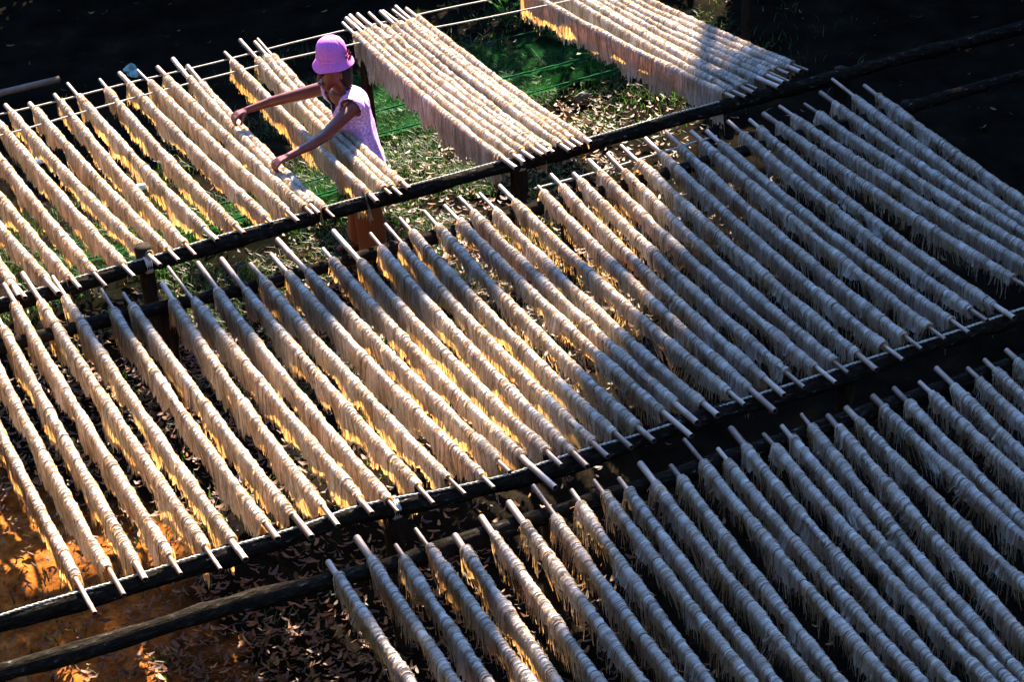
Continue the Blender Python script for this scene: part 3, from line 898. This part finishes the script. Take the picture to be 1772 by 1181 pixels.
def capsules(name, segs, voxel, smooth=6):
    """one continuous skin over tapered capsules (p0, p1, r0, r1)"""
    parts = []
    for p0, p1, r0, r1 in segs:
        p0 = np.array(p0, float); p1 = np.array(p1, float)
        ax = p1 - p0; L = np.linalg.norm(ax)
        if L < 1e-6: ax = np.array([0, 0, 1e-4]); L = 1e-4; p1 = p0 + ax
        ax = ax / L
        n = 7; ts = []; rs = []
        for k in range(n, 0, -1):
            a = k / n * math.pi / 2 * 0.97
            ts.append(-math.sin(a) * r0); rs.append(math.cos(a) * r0)
        for k in range(0, n + 1):
            a = k / n * math.pi / 2 * 0.97
            ts.append(L + math.sin(a) * r1); rs.append(math.cos(a) * r1)
        P = p0[None] + np.array(ts)[:, None] * ax[None]
        parts.append(tube(P, rs, 14))
    V, F = merge(parts)
    me = mesh_np(name, V, F)
    o = bpy.data.objects.new(name, me); COL.objects.link(o)
    m = o.modifiers.new('r', 'REMESH'); m.mode = 'VOXEL'; m.voxel_size = voxel; m.use_smooth_shade = True
    m = o.modifiers.new('s', 'SMOOTH'); m.factor = 0.5; m.iterations = smooth
    dg = bpy.context.evaluated_depsgraph_get()
    res = bpy.data.meshes.new_from_object(o.evaluated_get(dg))
    bpy.data.objects.remove(o)
    res.polygons.foreach_set('use_smooth', np.ones(len(res.polygons), dtype=bool))
    return res

def cut(me, pred):
    bm = bmesh.new(); bm.from_mesh(me)
    bmesh.ops.delete(bm, geom=[v for v in bm.verts if pred(v.co)], context='VERTS')
    # keep the largest connected piece only
    seen, best = set(), []
    for v in bm.verts:
        if v in seen: continue
        st, grp = [v], []
        seen.add(v)
        while st:
            a = st.pop(); grp.append(a)
            for e in a.link_edges:
                b = e.other_vert(a)
                if b not in seen: seen.add(b); st.append(b)
        if len(grp) > len(best): best = grp
    best = set(best)
    bmesh.ops.delete(bm, geom=[v for v in bm.verts if v not in best], context='VERTS')
    bm.to_mesh(me); bm.free()
    return me

def thicken(me, th):
    o = bpy.data.objects.new('tmp', me); COL.objects.link(o)
    m = o.modifiers.new('t', 'SOLIDIFY'); m.thickness = th; m.offset = 1
    dg = bpy.context.evaluated_depsgraph_get()
    res = bpy.data.meshes.new_from_object(o.evaluated_get(dg))
    bpy.data.objects.remove(o)
    return res

Y0 = 10.34
def make_woman():
    root = empty('person', (3.695, Y0, 0), 'woman in lilac hat and sleeveless blouse reaching both arms over the noodle curtains', 'person')
    ne = (3.645, Y0 + 0.01, 1.125); chest = (3.678, Y0, 1.02); waist = (3.712, Y0, 0.87); pel = (3.730, Y0, 0.76)
    shN = (3.640, Y0 - 0.155, 1.078); shF = (3.585, Y0 + 0.155, 1.092)
    elN = (3.395, 10.06, 1.000); elF = (3.350, 10.615, 1.030)
    wrN = (3.150, 9.992, 0.968); wrF = (3.150, 10.700, 0.972)
    segs = [
        # trunk
        (pel, waist, 0.09, 0.08), (waist, chest, 0.08, 0.098), ((3.678, Y0 - 0.05, 1.03), (3.66, Y0 - 0.08, 1.07), 0.075, 0.058), ((3.69, Y0 + 0.05, 1.03), (3.63, Y0 + 0.08, 1.075), 0.075, 0.058),
        ((3.65, Y0 - 0.02, 1.09), (3.62, Y0 + 0.02, 1.09), 0.062, 0.062),
        (shN, (3.66, Y0, 1.08), 0.048, 0.055), (shF, (3.63, Y0, 1.09), 0.048, 0.055),
        # neck and head (looking down to the left)
        ((3.65, Y0, 1.09), (3.595, Y0 - 0.005, 1.215), 0.047, 0.043),
        ((3.605, Y0, 1.325), (3.575, Y0 - 0.005, 1.315), 0.082, 0.078),
        ((3.575, Y0 - 0.006, 1.29), (3.538, Y0 - 0.010, 1.185), 0.074, 0.034),
        ((3.60, Y0, 1.27), (3.565, Y0 - 0.005, 1.22), 0.070, 0.048),
        ((3.502, Y0 - 0.012, 1.268), (3.490, Y0 - 0.013, 1.238), 0.010, 0.0125),          # nose
        ((3.505, Y0 - 0.034, 1.203), (3.500, Y0 + 0.006, 1.205), 0.011, 0.011),          # lips
        ((3.510, Y0 - 0.045, 1.292), (3.510, Y0 + 0.018, 1.292), 0.013, 0.013),          # brow
        ((3.60, Y0 - 0.085, 1.275), (3.605, Y0 - 0.085, 1.245), 0.014, 0.010), ((3.60, Y0 + 0.080, 1.275), (3.605, Y0 + 0.080, 1.245), 0.014, 0.010),
        # arms
        (shN, elN, 0.045, 0.034), (elN, ((elN[0] + wrN[0]) / 2 + 0.04, (elN[1] + wrN[1]) / 2, 0.990), 0.034, 0.032), (((elN[0] + wrN[0]) / 2 + 0.04, (elN[1] + wrN[1]) / 2, 0.990), wrN, 0.032, 0.021),
        (shF, elF, 0.045, 0.034), (elF, ((elF[0] + wrF[0]) / 2 + 0.04, (elF[1] + wrF[1]) / 2, 1.008), 0.034, 0.031), (((elF[0] + wrF[0]) / 2 + 0.04, (elF[1] + wrF[1]) / 2, 1.008), wrF, 0.031, 0.021),
    ]
    # legs
    for sg in (-1, 1):
        hp = (3.730, Y0 + sg * 0.068, 0.72); kn = (3.690, Y0 + sg * 0.09, 0.40); an = (3.690, Y0 + sg * 0.10, 0.075)
        segs += [(hp, kn, 0.074, 0.056), (kn, (3.700, Y0 + sg * 0.095, 0.28), 0.056, 0.054), ((3.700, Y0 + sg * 0.095, 0.28), an, 0.054, 0.034),
                 (an, (3.675, Y0 + sg * 0.102, 0.03), 0.034, 0.032), ((3.700, Y0 + sg * 0.102, 0.028), (3.555, Y0 + sg * 0.115, 0.020), 0.032, 0.024)]
    # hands: palm, four bent fingers, a thumb from the side
    for w, sg in ((wrN, 1), (wrF, -1)):
        wx, wy, wz = w
        for q in (-0.022, -0.007, 0.008, 0.023):
            segs.append(((wx - 0.004, wy + q * 0.5, wz - 0.001), (wx - 0.058, wy + q, wz - 0.012), 0.014, 0.0125))
        for q, ln in ((-0.030, 0.8), (-0.010, 0.95), (0.010, 1.0), (0.029, 0.92)):
            q2 = q * sg * 1.0
            k0 = (wx - 0.062, wy + q2, wz - 0.013)
            k1 = (wx - 0.062 - 0.030 * ln, wy + q2 * 1.12, wz - 0.028)
            k2 = (wx - 0.062 - 0.036 * ln, wy + q2 * 1.15, wz - 0.028 - 0.026 * ln)
            k3 = (wx - 0.062 - 0.026 * ln, wy + q2 * 1.12, wz - 0.028 - 0.045 * ln)
            segs += [(k0, k1, 0.0095, 0.0088), (k1, k2, 0.0088, 0.0080), (k2, k3, 0.0080, 0.0070)]
        segs += [((wx - 0.020, wy + sg * 0.024, wz - 0.008), (wx - 0.048, wy + sg * 0.050, wz - 0.030), 0.0125, 0.0105),
                 ((wx - 0.048, wy + sg * 0.050, wz - 0.030), (wx - 0.062, wy + sg * 0.044, wz - 0.062), 0.0105, 0.0080)]
    child('body', capsules('body', segs, 0.0042, 5), M_SKIN, root)
    for sg in (-1, 1):
        child('eye', mesh_np('eye', *tube([(3.512, Y0 - 0.012 + sg * 0.027, 1.268), (3.5015, Y0 - 0.012 + sg * 0.027, 1.267)], [0.010, 0.006], 10)), M_EYE, root)
    child('lips', mesh_np('lips', *tube([(3.492, Y0 - 0.036, 1.204), (3.489, Y0 - 0.012, 1.207), (3.492, Y0 + 0.010, 1.205)], [0.003, 0.0075, 0.003], 8)), M_LIPS, root)
    # hair under the hat, to the nape
    hs = [((3.618, Y0, 1.32), (3.60, Y0, 1.33), 0.086, 0.083), ((3.640, Y0 - 0.045, 1.28), (3.655, Y0 - 0.035, 1.185), 0.048, 0.030), ((3.640, Y0 + 0.045, 1.28), (3.655, Y0 + 0.035, 1.185), 0.048, 0.030), ((3.66, Y0, 1.28), (3.672, Y0, 1.175), 0.055, 0.034)]
    hm = capsules('hair', hs, 0.007, 3)
    g = np.random.default_rng(3)
    child('hair', cut(hm, lambda c: c.z > 1.345 or c.x < 3.565), M_HAIR, root)
    # sleeveless blouse
    bs = [((3.735, Y0 - 0.045, 0.64), (3.718, Y0 - 0.01, 0.87), 0.108, 0.094), ((3.735, Y0 + 0.045, 0.64), (3.718, Y0 + 0.01, 0.87), 0.108, 0.094), (waist, chest, 0.099, 0.112), ((3.678, Y0 - 0.05, 1.03), (3.66, Y0 - 0.08, 1.07), 0.090, 0.072), ((3.69, Y0 + 0.05, 1.03), (3.63, Y0 + 0.08, 1.075), 0.090, 0.072),
          ((3.655, Y0 - 0.02, 1.085), (3.63, Y0 + 0.02, 1.085), 0.074, 0.074), (shN, (3.66, Y0, 1.08), 0.061, 0.066), (shF, (3.63, Y0, 1.09), 0.061, 0.066),
          (shN, tuple(np.array(shN) * 0.7 + np.array(elN) * 0.3), 0.061, 0.056), (shF, tuple(np.array(shF) * 0.7 + np.array(elF) * 0.3), 0.061, 0.056)]
    bm_ = capsules('blouse', bs, 0.006, 5)
    aN = Vector(elN) - Vector(shN); aN.normalize(); aF = Vector(elF) - Vector(shF); aF.normalize()
    SN, SF = Vector(shN), Vector(shF)
    nb = Vector((3.645, Y0, 1.12))
    def gone(c):
        if c.z < 0.640: return True
        if (c - SN).dot(aN) > 0.012 and (c - SN).length < 0.125 and c.y < Y0 - 0.06: return True
        if (c - SF).dot(aF) > 0.012 and (c - SF).length < 0.125 and c.y > Y0 + 0.06: return True
        dx, dy = c.x - 3.632, c.y - Y0
        if c.z > 1.07 and dx * dx + dy * dy < 0.062 ** 2: return True
        # V neck at the front
        if c.x < 3.63 and c.z > 0.985 and abs(dy) < 0.062 * (c.z - 0.985) / 0.11: return True
        return False
    bm_ = cut(bm_, gone)
    # folds in the cloth
    nzf = SNoise(np.random.default_rng(8), 3, 7.0, 8)
    co = np.zeros(len(bm_.vertices) * 3); bm_.vertices.foreach_get('co', co); co = co.reshape(-1, 3)
    no = np.zeros(len(bm_.vertices) * 3); bm_.vertices.foreach_get('normal', no); no = no.reshape(-1, 3)
    amp = np.clip((1.08 - co[:, 2]) / 0.2, 0, 1) * 0.0075
    co = co + no * (amp * nzf(co * np.array([1, 1, 0.45])))[:, None]
    bm_.vertices.foreach_set('co', co.ravel())
    child('blouse', thicken(bm_, 0.004), M_BLOUSE, root)
    # green tunic hem below the blouse, and loose rust trousers
    V, F = [], []
    def skirt(z0, z1, r0, r1, x0, x1, n=36, m=7, wav=0.006, ry=1.25):
        V, F = [], []
        for i in range(m):
            t = i / (m - 1); z = z0 + (z1 - z0) * t; r = r0 + (r1 - r0) * t
            for j in range(n):
                a = 2 * math.pi * j / n
                rr = r * (1 + wav / r * t * math.sin(7 * a + 1.0) + wav / r * 0.6 * t * math.sin(11 * a))
                V.append((x0 + (x1 - x0) * t + rr * math.cos(a), Y0 + rr * ry * math.sin(a), z))
        for i in range(m - 1):
            for j in range(n):
                k = (j + 1) % n
                F.append((i * n + j, (i + 1) * n + j, (i + 1) * n + k, i * n + k))
        return np.array(V), np.array(F)
    child('tunic_hem', thicken(mesh_np('tunic_hem', *skirt(0.70, 0.555, 0.108, 0.120, 3.735, 3.738)), 0.004), M_GREENCLOTH, root)
    ts = [((3.730, Y0, 0.72), (3.730, Y0, 0.68), 0.100, 0.100)]
    for sg in (-1, 1):
        ts += [((3.730, Y0 + sg * 0.075, 0.66), (3.695, Y0 + sg * 0.085, 0.42), 0.078, 0.070), ((3.695, Y0 + sg * 0.085, 0.42), (3.690, Y0 + sg * 0.095, 0.06), 0.070, 0.086)]
    tm = cut(capsules('trousers', ts, 0.009, 4), lambda c: c.z < 0.085)
    co = np.zeros(len(tm.vertices) * 3); tm.vertices.foreach_get('co', co); co = co.reshape(-1, 3)
    no = np.zeros(len(tm.vertices) * 3); tm.vertices.foreach_get('normal', no); no = no.reshape(-1, 3)
    co = co + no * (0.006 * SNoise(np.random.default_rng(5), 3, 6.0, 8)(co * np.array([1, 1, 0.35])))[:, None]
    tm.vertices.foreach_set('co', co.ravel())
    child('trousers', thicken(tm, 0.004), M_TROUSER, root)

    # hat: six-panel crown, band seam, brim turned down; tilted forward with the head
    tilt = Matrix.Rotation(math.radians(-5), 4, 'Y') @ Matrix.Rotation(math.radians(3), 4, 'X') @ Matrix.Scale(0.81, 4)
    hc = Vector((3.592, Y0 - 0.002, 1.350))
    prof = [(0.004, 0.158), (0.03, 0.156), (0.058, 0.147), (0.083, 0.127), (0.099, 0.098), (0.107, 0.062), (0.109, 0.030), (0.110, 0.010), (0.112, 0.002), (0.114, -0.004), (0.122, -0.018), (0.134, -0.036), (0.145, -0.052), (0.147, -0.056), (0.143, -0.055), (0.128, -0.036), (0.112, -0.012), (0.106, 0.0), (0.104, 0.05)]
    n = 72; V, F = [], []
    for i, (r, z) in enumerate(prof):
        for j in range(n):
            a = 2 * math.pi * j / n
            seam = abs(((a / (math.pi / 3)) % 1.0) - 0.5) * 2          # 1 at the seams
            rr = r * (1 - (0.055 * max(0, seam - 0.84) / 0.16 if i < 7 and r > 0.02 else 0))
            if 7 <= i <= 8: rr *= 0.985
            bw = 0.007 * math.sin(3 * a + 0.6) + 0.004 * math.sin(5 * a) if 10 <= i <= 15 else 0
            V.append(hc + (tilt @ Vector((rr * math.cos(a) * 1.04, rr * math.sin(a), z + bw))))
    for i in range(len(prof) - 1):
        for j in range(n):
            k = (j + 1) % n
            F.append((i * n + j, (i + 1) * n + j, (i + 1) * n + k, i * n + k))
    V = [tuple(v) for v in V]; c = len(V); V.append(tuple(hc + tilt @ Vector((0, 0, 0.159))))
    for j in range(0, n, 2): F.append((j, (j + 1) % n, (j + 2) % n, c))
    hat = child('hat', mesh_np('hat', np.array(V), np.array(F)), M_HAT, root)
    # band and felt flower over the near ear, towards the back
    V, F = [], []
    for i, (r, z) in enumerate(((0.1105, 0.002), (0.1135, 0.004), (0.1135, 0.020), (0.1105, 0.022))):
        for j in range(n):
            a = 2 * math.pi * j / n
            V.append(tuple(hc + (tilt @ Vector((r * math.cos(a) * 1.04, r * math.sin(a), z)))))
    for i in range(3):
        for j in range(n):
            k = (j + 1) % n; F.append((i * n + j, i * n + k, (i + 1) * n + k, (i + 1) * n + j))
    loc = Vector(root.location)
    me = mesh_np('hat_band', np.array(V), np.array(F)); me.transform(Matrix.Translation(-loc)); link('hat_band', me, M_HAT, hat)
    fa = math.radians(-42)
    fo = hc + tilt @ Vector((0.118 * math.cos(fa), 0.118 * math.sin(fa), 0.016))
    nrm = (tilt @ Vector((math.cos(fa), math.sin(fa), 0.25))).normalized()
    t1 = nrm.cross(Vector((0, 0, 1))).normalized(); t2 = nrm.cross(t1)
    parts = []
    for ring, (cnt, rad, lift, sz) in enumerate(((8, 0.026, 0.004, 0.017), (6, 0.015, 0.011, 0.014), (4, 0.006, 0.017, 0.010))):
        for q in range(cnt):
            a = 2 * math.pi * (q + 0.4 * ring) / cnt
            d = t1 * math.cos(a) + t2 * math.sin(a); e = t1 * -math.sin(a) + t2 * math.cos(a)
            c0 = fo + d * rad * 0.35 + nrm * lift; c1 = fo + d * (rad + sz * 0.7) + nrm * (lift + 0.006)
            m_ = (c0 + c1) / 2 + nrm * 0.004
            parts.append((np.array([c0, m_ + e * sz * 0.75, c1, m_ - e * sz * 0.75, m_ + nrm * 0.003]), np.array([(0, 1, 4, 3), (1, 2, 3, 4)])))
    V, F = merge(parts)
    me = mesh_np('flower', V, F); me.transform(Matrix.Translation(-loc)); fl = link('flower', me, M_FLOWER, hat); fl['kind'] = 'stuff'
make_woman()

# ------------------------------------------------------------------ green netting over the grass
def net_material():
    m, nt, out = mat('green_netting')
    tc = nt.nodes.new('ShaderNodeTexCoord')
    w1 = nt.nodes.new('ShaderNodeTexNoise'); w1.inputs['Scale'].default_value = 5; w1.inputs['Detail'].default_value = 5
    nt.links.new(tc.outputs['Object'], w1.inputs['Vector'])
    fac = nt.nodes.new('ShaderNodeMapRange'); fac.inputs['From Min'].default_value = 0.35; fac.inputs['From Max'].default_value = 0.7
    fac.inputs['To Min'].default_value = 0.08; fac.inputs['To Max'].default_value = 0.42
    nt.links.new(w1.outputs[0], fac.inputs['Value'])
    d = nt.nodes.new('ShaderNodeBsdfDiffuse'); d.inputs[0].default_value = (0.016, 0.085, 0.022, 1)
    t = nt.nodes.new('ShaderNodeBsdfTranslucent'); t.inputs[0].default_value = (0.018, 0.11, 0.022, 1)
    ms = nt.nodes.new('ShaderNodeMixShader'); ms.inputs[0].default_value = 0.4
    nt.links.new(d.outputs[0], ms.inputs[1]); nt.links.new(t.outputs[0], ms.inputs[2])
    tr = nt.nodes.new('ShaderNodeBsdfTransparent'); tr.inputs[0].default_value = (0.75, 0.95, 0.8, 1)
    mx = nt.nodes.new('ShaderNodeMixShader'); nt.links.new(fac.outputs[0], mx.inputs[0])
    nt.links.new(tr.outputs[0], mx.inputs[1]); nt.links.new(ms.outputs[0], mx.inputs[2])
    nt.links.new(mx.outputs[0], out.inputs[0])
    return m
M_NET = net_material()
M_HEM = simple('green_net_hem', [(0.3, (0.005, 0.03, 0.012)), (0.7, (0.014, 0.08, 0.035))], 25, 0.9, 0.3, 0.002, 0.0)

def make_net(x0, x1, ya, yb, seed, label, fold):
    g = np.random.default_rng(seed)
    xs = np.linspace(x0, x1, 110); ts = np.linspace(0, 1, 34)
    nz = SNoise(g, 2, 1.6, 12); nz2 = SNoise(g, 2, 4.5, 14); ed = SNoise(g, 1, 0.7)
    V = []
    for t in ts:
        y = np.array([ya(x) * (1 - t) + yb(x) * t for x in xs]) + 0.002 * ed(xs + 7 * t)
        P = np.column_stack([xs, y])
        z = 0.045 + 0.008 * nz(P * np.array([0.5, 1.6])) + 0.007 * nz2(P) + 0.05 * np.exp(-((t - fold) / 0.07) ** 2) + 0.03 * (t < 0.03) + 0.03 * (t > 0.97)
        V.append(np.column_stack([P, np.maximum(z, 0.012)]))
    V = np.array(V); m, n = V.shape[:2]
    i = (np.arange(m - 1)[:, None] * n + np.arange(n - 1)[None]).ravel()
    F = np.stack([i, i + 1, i + n + 1, i + n], 1)
    root = empty('shade_net', (x0, ya(x0), 0), label, 'netting', 'green nets lying over the ground')
    child('netting', mesh_np('netting', V.reshape(-1, 3), F), M_NET, root)
    for k in (0, m - 1, int(fold * (m - 1))):
        child('hem', mesh_np('hem', *tube(np.column_stack([V[k][:, 0], np.poly1d(np.polyfit(V[k][:, 0], V[k][:, 1], 2))(V[k][:, 0]), np.full(n, V[k][:, 2].mean() + 0.012) + 0.006 * np.sin(V[k][:, 0] * 2.3 + k)]), 0.0045 + 0.0025 * np.abs(SNoise(g, 1, 3)(xs)), 6)), M_HEM, root)
make_net(4.0, 6.75, lambda x: 11.72 + 0.03 * (x - 4.3), lambda x: 12.67 + 0.02 * (x - 4.6), 3, 'pale green netting strip over the grass between the two bundles of curtains', 0.28)
make_net(1.9, 3.95, lambda x: 10.75 + 0.05 * (x - 2), lambda x: 11.25 + 0.03 * (x - 2), 4, 'narrow green netting strip on the ground beneath the left block of curtains', 0.5)

# ------------------------------------------------------------------ small things
def weed(x, y, h, n, sz, label, seed, mat_=None):
    g = np.random.default_rng(seed)
    root = empty('weed_plant', (x, y, 0), label, 'plant', 'leafy weeds behind the back rack')
    for k in range(n):
        a = g.uniform(0, 6.28); el = g.uniform(0.3, 1.3); L = h * g.uniform(0.6, 1.1)
        p0 = np.array([x, y, -0.03]); p1 = p0 + np.array([math.cos(a) * math.cos(el), math.sin(a) * math.cos(el), math.sin(el)]) * L
        child('stem', mesh_np('stem', *tube([p0, (p0 + p1) / 2 + [0, 0, 0.02], p1], [0.004, 0.003, 0.002], 5)), M_WEED, root)
        d = p1 - p0; d /= np.linalg.norm(d); d[2] -= 0.45; d /= np.linalg.norm(d)
        s_ = np.cross(d, [0, 0, 1]); s_ /= np.linalg.norm(s_)
        l = sz * g.uniform(0.7, 1.2); w = l * 0.33
        up = np.cross(s_, d)
        VV = np.array([p1, p1 + d * l * .35 + s_ * w + up * w * .25, p1 + d * l, p1 + d * l * .35 - s_ * w + up * w * .25, p1 + d * l * .5])
        child('leaf', mesh_np('leaf', VV, np.array([(0, 1, 4, 3), (1, 2, 3, 4)])), mat_ or M_WEED, root)
weed(4.60, 12.75, 0.20, 5, 0.16, 'broad bright green leaf plant just right of the woman\'s hat', 1)
weed(6.05, 13.25, 0.22, 9, 0.10, 'bushy bright weed above the pale wires at top centre, left one', 2)
weed(6.45, 13.30, 0.24, 10, 0.11, 'bushy bright weed above the pale wires at top centre, beside the last bundle', 3)
weed(6.62, 12.55, 0.20, 9, 0.10, 'small bright weed at the net corner under the top right bundle', 4)
weed(6.30, 12.25, 0.18, 8, 0.08, 'low weed poking through the green net near its right end', 5)
weed(3.95, 13.1, 0.22, 6, 0.06, 'thin weed left of the woman\'s hat between the wires', 6)

M_PLASTIC = simple('pale_blue_plastic', [(0.3, (0.06, 0.15, 0.16)), (0.7, (0.18, 0.30, 0.31))], 30, 0.35, 0.6, 0.01, 0.5)
M_STONE = simple('grey_stone', [(0.3, (0.06, 0.056, 0.052)), (0.7, (0.13, 0.12, 0.11))], 25, 0.9, 0.8, 0.01, 0.2)
M_PAPER = simple('white_plastic_scrap', [(0.3, (0.55, 0.53, 0.52)), (0.7, (0.75, 0.74, 0.72))], 30, 0.5, 0.4, 0.005, 0.4)
def lump(name, x, y, z, r, m, label, cat, seed, sq=(1, 1, 0.6), crump=0.25, group=None):
    g = np.random.default_rng(seed)
    bm = bmesh.new(); bmesh.ops.create_icosphere(bm, subdivisions=3, radius=1)
    nz = SNoise(g, 3, 0.5, 9); nz2 = SNoise(g, 3, 1.6, 12)
    co = np.array([v.co for v in bm.verts]); f = 1 + crump * nz(co) + crump * 0.4 * nz2(co)
    for v, q in zip(bm.verts, co * f[:, None] * r * np.array(sq)): v.co = q
    me = bpy.data.meshes.new(name); bm.to_mesh(me); bm.free()
    o = link(name, me, m); o.location = (x, y, z); tag(o, label, cat, group)
lump('plastic_bag', 3.21, 13.76, 0.03, 0.05, M_PLASTIC, 'crumpled pale blue plastic bag on dark ground behind the left curtains', 'plastic bag', 2, (1.0, 0.8, 0.8), 0.35)
lump('stone', 5.86, 11.62, 0.02, 0.042, M_STONE, 'grey angular stone below the green net edge', 'stone', 5, (1.2, 0.7, 0.8), 0.2)
lump('plastic_scrap', 2.22, 12.66, 0.02, 0.045, M_PAPER, 'small white plastic scrap between curtains at the far left', 'litter scrap', 7, (1, 0.6, 0.35), 0.4, 'white scraps on the ground under the back rack')
lump('plastic_scrap', 2.72, 11.91, 0.02, 0.05, M_PAPER, 'white plastic scrap on the ground between two middle curtains of the left block', 'litter scrap', 8, (1.2, 0.5, 0.35), 0.4, 'white scraps on the ground under the back rack')

def ground_pole():
    P = np.array([(1.2, 13.82, 0.05), (1.9, 13.835, 0.055), (2.69, 13.845, 0.06)])
    q = np.linspace(0, 1, 12); P = np.column_stack([np.interp(q, [0, .5, 1], P[:, i]) for i in range(3)])
    o = link('bamboo_pole', mesh_np('bamboo_pole', *tube(P, 0.026, 9)), M_BAMBOO)
    tag(o, 'thick bamboo pole lying alone on dark ground at the top left', 'bamboo pole')
ground_pole()
